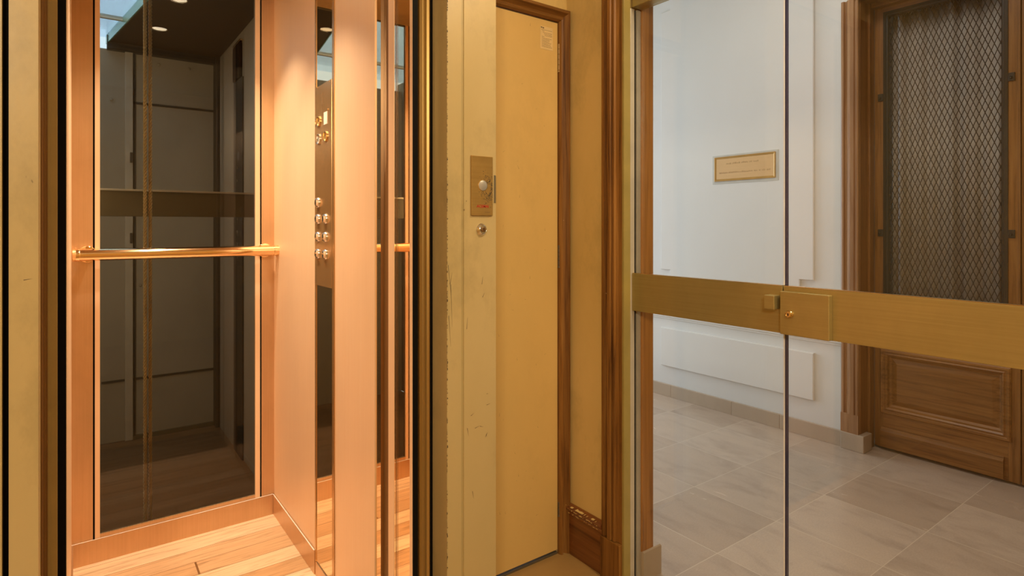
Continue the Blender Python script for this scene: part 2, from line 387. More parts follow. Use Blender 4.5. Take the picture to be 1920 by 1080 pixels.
# hall wall with the opening of the wooden door
hw = B()
box(hw, WX, WX+.2, 1.56, 5.6, 0, 3.2)
box(hw, WX, WX+.2, -2.0, .10, 0, 3.2)
box(hw, WX, WX+.2, .10, 1.56, 2.54, 3.2)
struct('wall_hall', hw, M['hall_wall'], label='white panelled hall wall behind the glass doors')
struct('wall_hall_far', box(B(), 1.526, 1.75, 5.5, 5.6, 0, 3.2), M['hall_wall'])
# raised wall panels and dado on the hall wall (children of a trim)
def ear_panel(y0, y1, z0, z1, e, ez):
    """outline with stepped corners"""
    return [(y0+e, z0), (y1-e, z0), (y1-e, z0+ez), (y1, z0+ez), (y1, z1-ez), (y1-e, z1-ez), (y1-e, z1), (y0+e, z1), (y0+e, z1-ez), (y0, z1-ez), (y0, z0+ez), (y0+e, z0+ez)]
def raise_x(bm, pts, x, h, ins):
    """raised flat field on plane x with a bevelled edge; pts (y,z) outline"""
    cy = sum(p[0] for p in pts)/len(pts); cz = sum(p[1] for p in pts)/len(pts)
    n = len(pts); inner = []
    for i in range(n):
        p0, p1, p2 = Vector(pts[i-1]), Vector(pts[i]), Vector(pts[(i+1) % n])
        d1 = (p1-p0).normalized(); d2 = (p2-p1).normalized()
        n1 = Vector((-d1.y, d1.x)); n2 = Vector((-d2.y, d2.x))
        inner.append(p1+(n1+n2)*ins)
    a = [bm.verts.new((x+.004, p[0], p[1])) for p in pts]; b = [bm.verts.new((x-h, p[0], p[1])) for p in pts]
    c = [bm.verts.new((x-h*1.25, p[0], p[1])) for p in inner]
    for i in range(n):
        j = (i+1) % n
        bm.faces.new((a[i], a[j], b[j], b[i])); bm.faces.new((b[i], b[j], c[j], c[i]))
    bm.faces.new(c)
    return bm
t = struct('trim_1', raise_x(B(), ear_panel(1.754, 2.883, .70, 3.06, .083, .23), WX, .014, .004), M['hall_trim'], label='tall raised white wall panel with stepped corners')
t = struct('trim_2', raise_x(B(), [(1.754, .222), (2.883, .222), (2.883, .502), (1.754, .502)], WX, .016, .004), M['hall_trim'], label='low raised white wall panel above the stone skirting')
t = struct('trim_3', raise_x(B(), ear_panel(3.15, 4.4, .70, 3.06, .083, .23), WX, .014, .004), M['hall_trim'])
t = struct('trim_4', raise_x(B(), [(3.15, .222), (4.4, .222), (4.4, .502), (3.15, .502)], WX, .016, .004), M['hall_trim'])
dado = B()
prof = [(WX+.003, .566), (WX-.006, .566), (WX-.009, .571), (WX-.009, .577), (WX-.016, .582), (WX-.019, .588), (WX-.019, .594), (WX-.012, .598), (WX+.003, .600)]
sweep(dado, [[(x, 1.597, z) for x, z in prof], [(x, 5.5, z) for x, z in prof]])
struct('trim_5', dado, M['hall_trim'], label='thin white dado moulding on the hall wall')
# stone skirting in slabs
sk = thing('baseboard_hall', (WX, 3, 0), 'beige limestone skirting along the white hall wall', kind='structure')
ys = [1.595, 1.964, 2.297, 2.795, 3.26, 3.75, 4.25, 4.75, 5.5]
for a, b in zip(ys, ys[1:]):
    obj('skirting_slab', box(B(), WX-.016, WX+.004, a+.0006, b-.0006, 0, .088, .0015), M['skirt_stone'], sk)
obj('corner_slab', box(B(), WX-.034, 3.575, 1.472, 1.594, 0, .094, .003), M['skirt_stone'], sk)

# ---------------------------------------------------------------- wood casing of the hall door
dc = thing('trim_6', (WX, 1.5, 0), 'moulded light oak casing around the tall wooden hall door', kind='structure')
cas = [(1.597, 0), (1.597, .020), (1.590, .024), (1.582, .024), (1.576, .012), (1.571, .010), (1.567, .018), (1.560, .026), (1.545, .030), (1.526, .030), (1.5215, .023), (1.5185, .023), (1.515, .031), (1.507, .031), (1.502, .027), (1.502, -.005)]
bmc = B(); sweep(bmc, [[(WX-h, y, .20) for y, h in cas], [(WX-h, y, 2.515) for y, h in cas]])
cas2 = [(1.597, 0), (1.597, .026), (1.502, .031), (1.502, -.005)]
sweep(bmc, [[(WX-h, y, .094) for y, h in cas2], [(WX-h, y, .20) for y, h in cas2]])
obj('casing_upright', bmc, M['oak_light'], dc)
bmh = B(); sweep(bmh, [[(WX-h, .17, 2.5+(y-1.502)) for y, h in cas], [(WX-h, 1.52, 2.5+(y-1.502)) for y, h in cas]])
obj('casing_head', bmh, M['oak_y'], dc)
# reveal linings, doorstop
bmr = B(); box(bmr, WX-.005, 3.66, 1.500, 1.559, .094, 2.539); box(bmr, 3.585, 3.64, 1.486, 1.50, .0, 2.5, .002)
obj('reveal_lining', bmr, M['oak'], dc)
obj('reveal_head', box(box(B(), WX-.005, 3.70, .11, 1.50, 2.50, 2.539), 3.60, 3.65, .11, 1.486, 2.475, 2.50), M['oak_y'], dc)
bmr = B(); box(bmr, WX-.005, 3.66, .11, .17, 0, 2.5); obj('reveal_lining', bmr, M['oak'], dc)
bmr = B(); sweep(bmr, [[(WX-h, .17-(y-1.502), 0) for y, h in cas], [(WX-h, .17-(y-1.502), 2.515) for y, h in cas]])
obj('casing_upright', bmr, M['oak_light'], dc)

# ---------------------------------------------------------------- oak door leaves with wire grille
DX = 3.64
def oak_leaf(nm, y0, y1, flip, label):
    """leaf between y0 < y1; hinge side is y1 when flip is False"""
    d = thing(nm, (DX, (y0+y1)/2, 0), label, kind='structure')
    gy0, gy1 = y0+.044, y1-.047                       # glazed opening
    if flip: gy0, gy1 = y0+.047, y1-.044
    zb, zt = .80, 2.446
    s = B(); box(s, DX, DX+.045, y0+.0015, gy0, .012, 2.497, .0015); box(s, DX, DX+.045, gy1, y1-.0015, .012, 2.497, .0015)
    obj('stile', s, M['oak'], d)
    r = B(); box(r, DX+.0005, DX+.044, gy0, gy1, zt, 2.496); box(r, DX+.0005, DX+.044, gy0, gy1, .56, zb); box(r, DX+.0005, DX+.044, gy0, gy1, .012, .212)
    obj('rail', r, M['oak_y'], d)
    # lower panel: bolection moulding and fielded panel
    mo = B(); frame_x(mo, DX, gy0-.018+.004, gy1+.018-.005, .205, .565,
        [(0, -.002), (0, .010), (.006, .016), (.014, .016), (.018, .011), (.022, .011), (.028, .015), (.036, .008), (.041, -.006), (.052, -.014)])
    obj('panel_moulding', mo, M['oak_y'], d)
    pa = B(); frame_x(pa, DX, gy0+.030, gy1-.032, .250, .520, [(0, -.016), (.03, -.004), (.034, -.003)])
    a0, a1, b0, b1 = gy0+.064, gy1-.066, .284, .486
    vs_ = [pa.verts.new((DX+.003, y, z)) for y, z in ((a0, b0), (a1, b0), (a1, b1), (a0, b1))]; pa.faces.new(vs_)
    obj('lower_panel', pa, M['oak_y'], d)
    # kick board
    k = B(); kp = [(0, .02), (.016, .02), (.016, .106), (.010, .116), (.007, .118), (.004, .125), (0, .127)]
    sweep(k, [[(DX-h, y0+.063-.004, z) for h, z in kp], [(DX-h, y1-.036, z) for h, z in kp]])
    obj('kick_board', k, M['oak_y'], d)
    # dark steel window frame
    f = B(); frame_x(f, DX, gy0, gy1, zb, zt, [(0, -.03), (0, .004), (.014, .006), (.016, .002), (.022, .002), (.027, -.004), (.029, -.02)])
    obj('window_frame', f, M['dark_frame'], d)
    # wire grille
    g = B(); wy, wz, rr = .0245, .061, .0019
    Y0, Y1, Z0, Z1 = gy0+.026, gy1-.026, zb+.02, zt-.026
    slope = wz/wy
    def clipseg(c, s):
        # line z = c + s*slope*(y-Y0) clipped to the opening
        ya, yb = Y0, Y1
        za, zb2 = c, c+s*slope*(Y1-Y0)
        lo, hi = (Z0-c)/(s*slope)+Y0, (Z1-c)/(s*slope)+Y0
        if lo > hi: lo, hi = hi, lo
        ya, yb = max(ya, lo), min(yb, hi)
        if yb-ya < .003: return None
        return (ya, c+s*slope*(ya-Y0)), (yb, c+s*slope*(yb-Y0))
    span = slope*(Y1-Y0)
    for s in (1, -1):
        c = (Z0-span if s == 1 else Z0)
        top = Z1 if s == 1 else Z1+span
        while c < top:
            q = clipseg(c, s)
            if q:
                (ya, za), (yb, zb2) = q
                dv = Vector((yb-ya, zb2-za)).normalized(); nn = Vector((-dv.y, dv.x))*rr
                xo = DX+.006+(.0008 if s == 1 else -.0008)
                ring = lambda y, z: [(xo-rr, y, z), (xo, y+nn.x, z+nn.y), (xo+rr, y, z), (xo, y-nn.x, z-nn.y)]
                sweep(g, [ring(ya, za), ring(yb, zb2)])
            c += wz
    obj('wire_grille', g, M['wire'], d)
    # pleated net curtain behind the grille
    cu = B(); nx, cols = 120, []
    for i in range(nx+1):
        y = Y0-.01+(Y1-Y0+.02)*i/nx
        x = DX+.075+.012*math.sin(y*58+1.3*math.sin(y*23))+.007*math.sin(y*131+.7)
        cols.append((cu.verts.new((x, y, zb-.02)), cu.verts.new((x+.004*math.sin(y*40), y, zt+.01))))
    for (a, b), (c_, d_) in zip(cols, cols[1:]): cu.faces.new((a, c_, d_, b))
    o = obj('net_curtain', cu, M['curtain'], d, smooth=True)
    sm = o.modifiers.new('thick', 'SOLIDIFY'); sm.thickness = .001
    # frame catches
    cy = gy1+.012 if not flip else gy0-.012
    for yy in (gy1+.014, gy0-.014):
        for zz in (1.972, 1.212):
            c_ = B(); box(c_, DX-.006, DX+.001, yy-.013, yy+.013, zz-.020, zz+.020, .001)
            lathe(c_, [(.006, 0), (.006, .006), (.004, .008)], (DX-.006, yy+.002, zz-.003), '-x', 16)
            obj('frame_catch', c_, M['dark_frame'], d)
    obj('astragal', box(B(), DX-.004, DX+.0, y0-.004 if not flip else y1-.006, y0+.006 if not flip else y1-.0045, .012, 2.49, .001), M['oak'], d) if not flip else None
    return d
oak_leaf('door_1', .844, 1.486, False, 'brown oak door leaf with wire grille window and low framed panel')
oak_leaf('door_2', .19, .8385, True, 'second oak door leaf at the right edge, mostly out of view')
struct('wall_behind_oak_door', box(B(), 3.80, 3.85, -.3, 2.0, 0, 3.2), M['shaft'])

# ---------------------------------------------------------------- closet door, its casing
cd = thing('door_3', (1.23, CY, 0), 'narrow flush yellow painted door in a brown wood casing', kind='structure')
obj('leaf', box(B(), .985, 1.4765, CY-.004, CY+.035, .016, 2.024, .0015), M['yellow_door'], cd)
def hinge(z0, z1):
    h = B(); n = 5 if z1-z0 > .07 else 2; st_ = (z1-z0)/n
    for i in range(n): cyl(h, (1.4805, CY-.008, z0+st_*(i+.5)), .0045, st_*.93, 'z', 14, None, .0006)
    cyl(h, (1.4805, CY-.008, z0-.004), .006, .008, 'z', 14, .003)
    return h
for z0, z1 in ((1.845, 1.945), (1.10, 1.178), (.152, .198)):
    obj('hinge', hinge(z0, z1), M['knuckle'] if z0 > 1.7 else M['scuff'], cd, smooth=True)
cc = thing('trim_7', (1.5, CY, 0), 'chipped brown wooden casing around the yellow door', kind='structure')
cp = [(0, 0), (0, .012), (.004, .020), (.010, .022), (.015, .014), (.019, .012), (.024, .018), (.033, .030), (.040, .030), (.044, .022), (.047, .022), (.047, 0)]  # from opening outwards
up = B(); sweep(up, [[(1.4785+o, CY-h, 0) for o, h in cp], [(1.4785+o, CY-h, 2.028+o) for o, h in cp]])
obj('casing_upright', up, M['brown'], cc)
hd = B(); sweep(hd, [[(.93, CY-h, 2.028+o) for o, h in cp], [(1.4785+o, CY-h, 2.028+o) for o, h in cp]])
obj('casing_head', hd, M['brown_x'], cc)
obj('threshold', box(B(), .93, 1.4785, CY-.003, CY+.06, -.001, .006, .001), M['scuff'], cc)
ds = B(); random.seed(33)
for k in range(46):
    x = 1.20+random.random()*.25; z = (.1+random.random()**1.5*1.9); a = random.choice((.1, .3, 1.45, 1.7, 2.9))+random.random()*.4; l = .002+random.random()**2*.012; wv = .00035
    dx, dz = math.cos(a)*l, math.sin(a)*l; nx_, nz_ = -math.sin(a)*wv, math.cos(a)*wv
    p = [(x+nx_, z+nz_), (x+dx, z+dz), (x-nx_, z-nz_)]
    v = [ds.verts.new((px, CY-.0043, pz)) for px, pz in p]; v2 = [ds.verts.new((px, CY-.0038, pz)) for px, pz in p]
    ds.faces.new(v); ds.faces.new(v2)
    for i in range(3): ds.faces.new((v[i], v[(i+1) % 3], v2[(i+1) % 3], v2[i]))
obj('scratches', ds, M['ink'], cd, kind='stuff')
# paper label on the closet door
st_ = thing('paper_label', (1.421, CY-.005, 1.955), 'small pale printed paper label near top corner of yellow door', 'label')
obj('sheet', box(B(), 1.391, 1.452, CY-.0048, CY-.0042, 1.913, 1.999), M['label'], st_)
tx = B()
random.seed(3)
for k in range(13):
    z = 1.985-k*.0052
    x0 = 1.396+(.004*k if k < 5 else .002); x1 = 1.448-(.0 if k < 6 else random.random()*.02)
    if k in (1, 5): x1 = 1.41
    x = x0
    while x < x1:
        wv = .002+random.random()*.005
        box(tx, x, min(x+wv, x1), CY-.00505, CY-.0048, z, z+.0014); x += wv+.0012
obj('printed_lines', tx, M['ink'], st_)
obj('printed_mark', box(box(B(), 1.394, 1.4, CY-.0051, CY-.0048, 1.991, 1.996), 1.402, 1.409, CY-.0051, CY-.0048, 1.990, 1.995), M['ink'], st_)

# ---------------------------------------------------------------- skirting and casing on the side wall
sb = thing('baseboard_side', (LX, 1.62, 0), 'dark stained wood skirting with chipped moulded top beside the yellow door', kind='structure')
bb = B(); box(bb, LX-.013, LX, 1.5145, CY, 0, .152, .001)
obj('skirting_board', bb, M['brown_y'], sb)
bp = [(0, .150), (.013, .150), (.016, .153), (.016, .159), (.013, .163), (.020, .168), (.022, .175), (.018, .181), (.010, .186), (.004, .189), (0, .189)]
bb = B(); sweep(bb, [[(LX-h, 1.5145, z) for h, z in bp], [(LX-h, CY, z) for h, z in bp]])
obj('top_moulding', bb, M['brown_y'], sb)
# irregular paint splashes on the moulding edge
pb = B(); random.seed(5)
for k in range(70):
    y = 1.525+random.random()*.18; z = random.choice((.1545, .1705, .182))+random.random()*.003; l = .001+random.random()**2*.011
    box(pb, LX-.0228 if z > .16 else LX-.0168, LX-.012, y, y+l, z, z+.0008+random.random()*.002, .0003, 1)
for k in range(40):
    z = .04+random.random()*.11; box(pb, LX-.0142, LX-.010, 1.706+random.random()*.012, 1.7195, z, z+.001+random.random()*.004, .0003, 1)
obj('paint_flakes', pb, M['yellow'], sb)
gc = thing('trim_8', (LX, 1.47, 0), 'moulded brown wooden casing beside the glass doors', kind='structure')
gp = [(1.5145, 0), (1.5145, .016), (1.508, .020), (1.500, .020), (1.496, .011), (1.490, .010), (1.487, .018), (1.480, .024), (1.466, .024), (1.462, .016), (1.459, .016), (1.456, .021), (1.450, .021), (1.447, .013), (1.436, .011), (1.4215, .011), (1.4215, 0)]
gb = B(); sweep(gb, [[(LX-h, y, .15) for y, h in gp], [(LX-h, y, 2.7) for y, h in gp]])
obj('casing_upright', gb, M['brown'], gc)
gb = B(); box(gb, LX-.024, LX, 1.4215, 1.5145, 0, .148, .002); obj('plinth_block', gb, M['brown'], gc)
# reveal strips on the side of the wall (face -y)
rv = thing('trim_9', (1.58, 1.4215, 0), 'olive and pale metal strips lining the glass door jamb', kind='structure')
obj('olive_strip', box(B(), LX-.011, 1.5475, 1.412, 1.4215, 0, 2.16, .001), plain('olive_painted_strip', (.36, .27, .075), .45), rv)
obj('pale_strip', box(B(), 1.548, 1.569, 1.4125, 1.4218, 0, 2.008, .001), M['alu'], rv)
obj('gap_strip', box(B(), 1.569, 1.5815, 1.4195, 1.4222, 0, 2.008), M['black'], rv)
obj('pale_strip', box(B(), 1.5815, 1.6015, 1.4125, 1.4218, 0, 2.008, .001), M['alu'], rv)
# post on the hall side with stone plinth
ps = thing('trim_10', (1.63, 1.45, 0), 'golden brown wood post behind the glass on a stone plinth', kind='structure')
obj('post', box(B(), 1.6018, 1.661, 1.406, 1.60, .10, 3.19, .003), M['post_wood'], ps)
pz = B(); sweep(pz, [[(1.6022, 1.40, .0), (1.697, 1.40, 0), (1.697, 1.62, 0), (1.6022, 1.62, 0)],
    [(1.6022, 1.40, .100), (1.697, 1.40, .100), (1.697, 1.62, .100), (1.6022, 1.62, .100)],
    [(1.6022, 1.404, .104), (1.693, 1.404, .104), (1.693, 1.62, .104), (1.6022, 1.62, .104)]])
obj('stone_plinth', pz, M['skirt_stone'], ps)

# ---------------------------------------------------------------- header rail over the glass doors
hr = thing('trim_11', (1.58, .8, 2.0), 'brass header rail above the glass doors', kind='structure')
obj('header_rail', box(B(), 1.553, 1.607, -.40, 1.411, 2.0105, 2.158, .002), M['brass'], hr)
# ---------------------------------------------------------------- glass doors
GX = 1.575
def glass_leaf(nm, y0, y1, label, bar0, bar1):
    d = thing(nm, (GX, (y0+y1)/2, 0), label, kind='structure')
    obj('glass_pane', box(B(), GX, GX+.010, y0, y1, .012, 2.004), M['glass'], d)
    bb = B(); box(bb, 1.555, GX, bar0, bar1, .9565, 1.086, .0012)
    obj('push_bar', bb, M['brass'], d, label='wide brushed brass push bar')
    obj('bar_edge', box(B(), 1.5555, GX, bar0+.002, bar1-.002, 1.0862, 1.0875), M['brass_edge'], d)
    obj('rear_bar', box(B(), GX+.010, GX+.022, bar0+.004, bar1-.004, .9575, 1.085, .001), M['brass'], d)
    return d
g1 = glass_leaf('door_4', .8745, 1.4085, 'clear glass door leaf beside the wood post with short brass bar and square knob', .8665, 1.412)
obj('glass_edge', box(B(), GX-.0004, GX+.0104, .8708, .8745, .012, 2.004, .0006), M['glass_edge'], g1)
obj('square_stop', box(B(), 1.523, 1.5552, .8725, .9025, 1.0225, 1.061, .002), M['brass'], g1)
g2 = glass_leaf('door_5', -.39, .8655, 'larger clear glass door leaf with brass bar and key lock box', -.385, .8635)
obj('glass_edge', box(B(), GX-.0004, GX+.0104, .8652, .8696, .012, 2.004, .0006), M['glass_edge_dark'], g2)
lk = obj('lock_box', box(B(), 1.5365, 1.5548, .733, .8636, .9575, 1.0735, .0018), M['brass'], g2, label='flat square brass lock box')
kc = B(); lathe(kc, [(.0105, 0), (.0105, .004), (.009, .006), (.0085, .010), (.0062, .0105), (.006, .009)], (1.5365, .836, 1.014), '-x', 28)
obj('key_cylinder', kc, M['brass_edge'], lk, smooth=True)
kk = B(); box(kk, 1.5262, 1.5275, .8350, .8368, 1.0105, 1.0175); obj('key_slot', kk, M['black'], lk)

# ================================================================ wall plaque in the hall
PX = WX-.0175
pq = thing('wall_plaque', (PX, 2.2, 1.63), 'small copper plaque with faded lines of text on the white hall wall', 'plaque')
pf = B(); frame_x(pf, PX, 1.968, 2.438, 1.533, 1.725, [(0, -.001), (.001, .003), (.015, .004), (.019, .003), (.019, -.001)])
obj('chipped_surround', pf, M['old_paint'], pq, label='chipped bare plaster edge')
pf = B(); frame_x(pf, PX, 1.986, 2.420, 1.551, 1.713, [(0, -.001), (0, .009), (.004, .010), (.014, .0055), (.014, -.001)])
obj('plaque_frame', pf, M['plaque_in'], pq)
obj('plate', box(B(), PX-.0052, PX, 1.999, 2.407, 1.563, 1.700), M['plaque'], pq)
tb = B(); random.seed(11)
def scribble(z, ya, yb, h):
    y = ya
    while y < yb:
        wv = .003+random.random()*.010
        box(tb, PX-.0056, PX-.005, y, min(y+wv, yb), z+random.random()*.002, z+h*(.6+.4*random.random())); y += wv+.002+(.007 if random.random() < .2 else 0)
scribble(1.660, 2.10, 2.33, .012)
obj('faded_text_row', tb, M['text_faint'], pq)
tb = B(); scribble(1.600, 2.02, 2.385, .012)
obj('faded_text_row', tb, M['text_faint'], pq)

# ================================================================ LIFT SURROUND (landing side)
ls = thing('lift_surround', (.35, LF, 0), 'cream painted lift door surround with grooved and chipped jambs', 'door surround')
ZT = 2.26
rj = B()   # right jamb: face strip, groove, wide face, reveal
prism(rj, [(.763, LF), (.806, LF), (.8075, LF+.004), (.8125, LF+.004), (.814, LF), (.9155, LF), (.9155, CY-.001), (.90, CY-.001), (.90, LF+.076), (.763, LF+.076)], 0, ZT)
obj('jamb', rj, M['cream'], ls)
obj('jamb_groove', box(B(), .8068, .8132, LF+.0028, LF+.0042, 0, ZT), M['cream_groove'], ls)
lj = B(); prism(lj, [(-.0945, LF), (-.055, LF), (-.055, LF+.076), (-.0945, LF+.076)], 0, ZT)
prism(lj, [(-.32, LF), (-.1035, LF), (-.1035, LF+.076), (-.32, LF+.076)], 0, ZT)
obj('jamb', lj, M['cream'], ls)
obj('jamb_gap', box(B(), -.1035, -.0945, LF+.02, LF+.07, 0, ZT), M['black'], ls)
obj('head', box(B(), -.32, .93, LF, LF+.076, 2.26, 2.40), M['cream'], ls)
# worn dark chips along the jamb corner
ch = B(); random.seed(21); z = .02
while z < 2.2:
    l = .0008+random.random()**2*.007
    if random.random() < .75*(.45+.55*noise.noise(Vector((0, 0, z*9)))+.35):
        wv = .0004+random.random()**2*.0030
        y0 = .7628+random.random()*.0006
        p = [(y0, z), (y0+wv, z+l*.3), (y0+wv*.6, z+l), (y0, z+l)]
        v = [ch.verts.new((px, LF-.0004, pz)) for px, pz in p]; v2 = [ch.verts.new((px, LF+.0004, pz)) for px, pz in p]
        ch.faces.new(v); ch.faces.new(v2)
        for i in range(4): ch.faces.new((v[i], v[(i+1) % 4], v2[(i+1) % 4], v2[i]))
    z += l*.6+random.random()*.004
obj('edge_chips', ch, M['scuff'], ls, kind='stuff')
sc = B(); random.seed(9)
def stroke(x, z, dx, dz, w=.0006):
    a = Vector((dx, dz)).normalized(); n_ = Vector((-a.y, a.x))*w
    pts = [(x+n_.x, z+n_.y), (x+dx, z+dz), (x-n_.x, z-n_.y)]
    v = [sc.verts.new((px, LF-.0004, pz)) for px, pz in pts]; v2 = [sc.verts.new((px, LF+.0004, pz)) for px, pz in pts]
    sc.faces.new(v); sc.faces.new(v2)
    for i in range(3): sc.faces.new((v[i], v[(i+1) % 3], v2[(i+1) % 3], v2[i]))
for a in ((.885, .77, .012, .002), (.848, .715, .016, .004), (.864, .717, .011, -.004), (.884, .690, -.004, -.006), (.884, .690, .004, .006), (.884, .692, .001, -.008),
          (.772, 1.10, .006, .03), (.766, 1.15, .008, -.07), (.768, 1.02, .006, -.08), (.774, 1.10, .004, -.11), (.835, .75, .01, .006), (.824, .72, .004, -.02),
          (-.075, 1.157, .012, .002), (.87, 1.095, .003, .02), (.872, 1.06, .006, .012), (.822, .98, .003, .03), (.885, .80, .006, .0), (.84, .55, .004, -.02)):
    stroke(*a)
obj('scratches', sc, M['scuff'], ls, kind='stuff')
obj('strike_plate', box(B(), .9085, .9150, LF-.0012, LF+.001, 1.313, 1.388, .0005), M['steel'], ls, label='worn bare steel strike plate')

# landing door leaf edges, slim gold profile either side of the opening
ld = thing('lift_landing_door', (.78, 1.425, 0), 'gold edged sliding lift door parked open behind the cream jamb', 'lift door')
lp = B(); prism(lp, [(.758, 1.399), (.760, 1.410), (.7545, 1.414), (.752, 1.4195), (.7485, 1.4195), (.7455, 1.422), (.7375, 1.4225), (.7355, 1.428), (.7365, 1.431), (.795, 1.431), (.795, 1.399)], .004, 2.24)
obj('door_edge', lp, M['gold'], ld)
obj('dark_gap_fill', box(B(), .7565, .7645, 1.3965, 1.3995, .004, 2.24), M['black'], ld)  # black strip painting the shade of the gap behind the jamb
lq = B(); prism(lq, [(-.20, 1.397), (-.0530, 1.397), (-.0505, 1.402), (-.0478, 1.402), (-.0478, 1.409), (-.0452, 1.409), (-.0452, 1.440), (-.20, 1.440)], .004, 2.24)
lgp = thing('lift_door_guide', (-.1, 1.42, 0), 'dark bronze lift door guide beside the cream left jamb', 'door guide')
obj('guide_rail', lq, M['bronze_dark'], lgp)
obj('guide_post', box(box(B(), -.0452, -.0405, 1.4185, 1.436, .004, 2.24), -.0405, -.0310, 1.424, 1.436, .004, 2.24), plain('ochre_painted_steel', (.34, .23, .075), .5), lgp)

# call station
cs = thing('lift_call_plate', (.868, LF, 1.357), 'narrow bronze lift call plate with round grey button and red lettering', 'call plate')
obj('face_plate', box(B(), .834, .902, LF-.005, LF, 1.278, 1.4365, .0008), M['plate'], cs)
cb_ = B(); lathe(cb_, [(.0148, 0), (.0148, .0006), (.0136, .0008), (.0136, .0)], (.8695, LF-.005, 1.358), '-y', 40)
obj('button_ring', cb_, M['brass_edge'], cs, smooth=True)
cb_ = B(); lathe(cb_, [(.0134, 0), (.0134, .0010), (.0128, .0014)], (.8695, LF-.005, 1.358), '-y', 40)
obj('call_button', cb_, M['grey_button'], cs, smooth=True)
def text_obj(name, body, size, loc, rot, mat, parent, ext=.0003, align='CENTER', sx=1.0):
    c = bpy.data.curves.new(name, 'FONT'); c.body = body; c.size = size; c.extrude = ext; c.align_x = align; c.align_y = 'CENTER'; c.offset = size*.02
    tmp = bpy.data.objects.new(name+'_tmp', c); COL.objects.link(tmp)
    dg = bpy.context.evaluated_depsgraph_get(); me = bpy.data.meshes.new_from_object(tmp.evaluated_get(dg))
    bpy.data.objects.remove(tmp); me.materials.clear(); me.materials.append(mat)
    Mx = Matrix.Translation(Vector(loc)) @ rot @ Matrix.Diagonal((sx, 1, 1, 1)); me.transform(Mx)
    me.transform(Matrix.Translation(-worldloc(parent)))
    o = bpy.data.objects.new(name, me); COL.objects.link(o); o.parent = parent; return o
RY = Matrix.Rotation(math.pi/2, 4, 'X')                                   # reads on a face that looks to -y
RXm = Matrix.Rotation(-math.pi/2, 4, 'Z') @ Matrix.Rotation(math.pi/2, 4, 'X')   # reads on a face that looks to -x
text_obj('lettering', 'ACSMAI', .0098, (.8695, LF-.0052, 1.3025), RY, M['red_ink'], cs, .0003, 'CENTER', 1.12)
obj('small_print', box(B(), .877, .893, LF-.0053, LF-.005, 1.2865, 1.2875), M['ink'], cs)
gr = B(); random.seed(4)
for k in range(420):
    a = random.random()*6.283; r_ = .012+abs(random.gauss(0, .014)); x = .886+math.cos(a)*r_*.7; z = 1.350+math.sin(a)*r_*1.15
    if not (.8355 < x < .9005 and 1.28 < z < 1.43) or math.hypot(x-.8695, z-1.358) < .0155: continue
    s_ = .0002+random.random()*.0008
    box(gr, x-s_, x+s_, LF-.00525, LF-.0049, z-s_, z+s_)
obj('finger_grime', gr, M['scuff'], cs, kind='stuff')
# key switch
kw_ = thing('key_switch', (.8685, LF, 1.241), 'round chrome key switch below the bronze call plate', 'key switch')
kb = B(); lathe(kb, [(.0165, 0), (.0165, .002), (.0120, .008), (.0105, .0090), (.0100, .0086)], (.8685, LF, 1.241), '-y', 40)
obj('escutcheon', kb, M['chrome'], kw_, smooth=True)
kb = B(); lathe(kb, [(.0068, .008), (.0068, .0115), (.0060, .0120), (.0030, .0120)], (.8685, LF, 1.241), '-y', 28)
obj('key_barrel', kb, M['bronze_dark'], kw_, smooth=True)
obj('key_slot', box(B(), .8677, .8693, LF-.0124, LF-.0120, 1.2370, 1.2450), M['black'], kw_)

# ================================================================ LIFT CAR
CX0, CX1, CF, CB_, CZ = -.0175, .69, 1.47, 2.69, 2.25
car = thing('lift_car', (.34, 2.1, 0), 'small open lift car lined in brushed copper with parquet floor and smoked glass back', 'lift car')
obj('floor', box(B(), CX0, .80, CF, CB_, -.06, 0), M['parquet'], car)
obj('ceiling', box(B(), CX0-.02, .80, CF, CB_+.03, CZ, CZ+.05), M['cream'], car)
# right wall panels around the control column
obj('side_panel', box(B(), CX1, CX1+.02, 2.1305, CB_, 0, CZ), M['copper'], car)
obj('side_panel', box(B(), CX1, CX1+.02, 1.6085, 1.9335, 0, CZ), M['copper'], car)
obj('side_backing', box(B(), CX1+.016, CX1+.03, 1.575, CB_, 0, CZ), M['bronze_dark'], car)
# left wall
obj('side_panel', box(B(), CX0-.03, CX0, CF+.02, CB_, 0, CZ), M['copper'], car)
# skirtings
obj('skirting', box(B(), CX0, CX1-.006, CB_-.007, CB_, 0, .086, .001), M['copper_dull'], car)
obj('skirting', box(B(), CX1-.006, CX1, 2.1315, CB_-.007, 0, .086, .001), M['copper_dull'], car)
obj('skirting_sealant', box(box(B(), CX0, CX1-.007, CB_-.0075, CB_-.004, .0862, .0876), CX1-.0072, CX1-.004, 2.1315, CB_-.007, .0862, .0876), M['white_card'], car)
obj('skirting', box(B(), CX0, CX0+.005, 1.7, CB_-.007, 0, .086, .001), M['copper_dull'], car)
# front return: polished corner post, deep slot, edge, mirror strip
obj('corner_post', box(B(), .6935, .7125, 1.573, 1.6085, 0, CZ), M['bronze_mirror'], car)
obj('return_slot', box(B(), .7030, .7150, 1.500, 1.5729, 0, CZ), M['bronze_dark'], car)
obj('return_edge', box(B(), .6915, .7050, 1.4812, 1.5190, 0, CZ, .0008), M['copper'], car)
mp_ = obj('door_panel', box(B(), .6925, .7045, 1.3882, 1.4810, .003, CZ), M['bronze_mirror'], car, label='polished bronze edge of parked car door')
obj('door_panel_edge', box(B(), .6915, .7045, 1.3727, 1.3880, .003, CZ), M['copper'], car)
obj('dark_gap_fill', box(B(), .6920, .7050, 1.3685, 1.3725, .003, CZ), M['black'], car)  # black strip painting the dark gap between landing and car
obj('dark_gap_fill', box(B(), .7300, .7620, 1.4550, 1.4698, 0, CZ), M['black'], car)  # deeper part of the same gap, its shade painted black
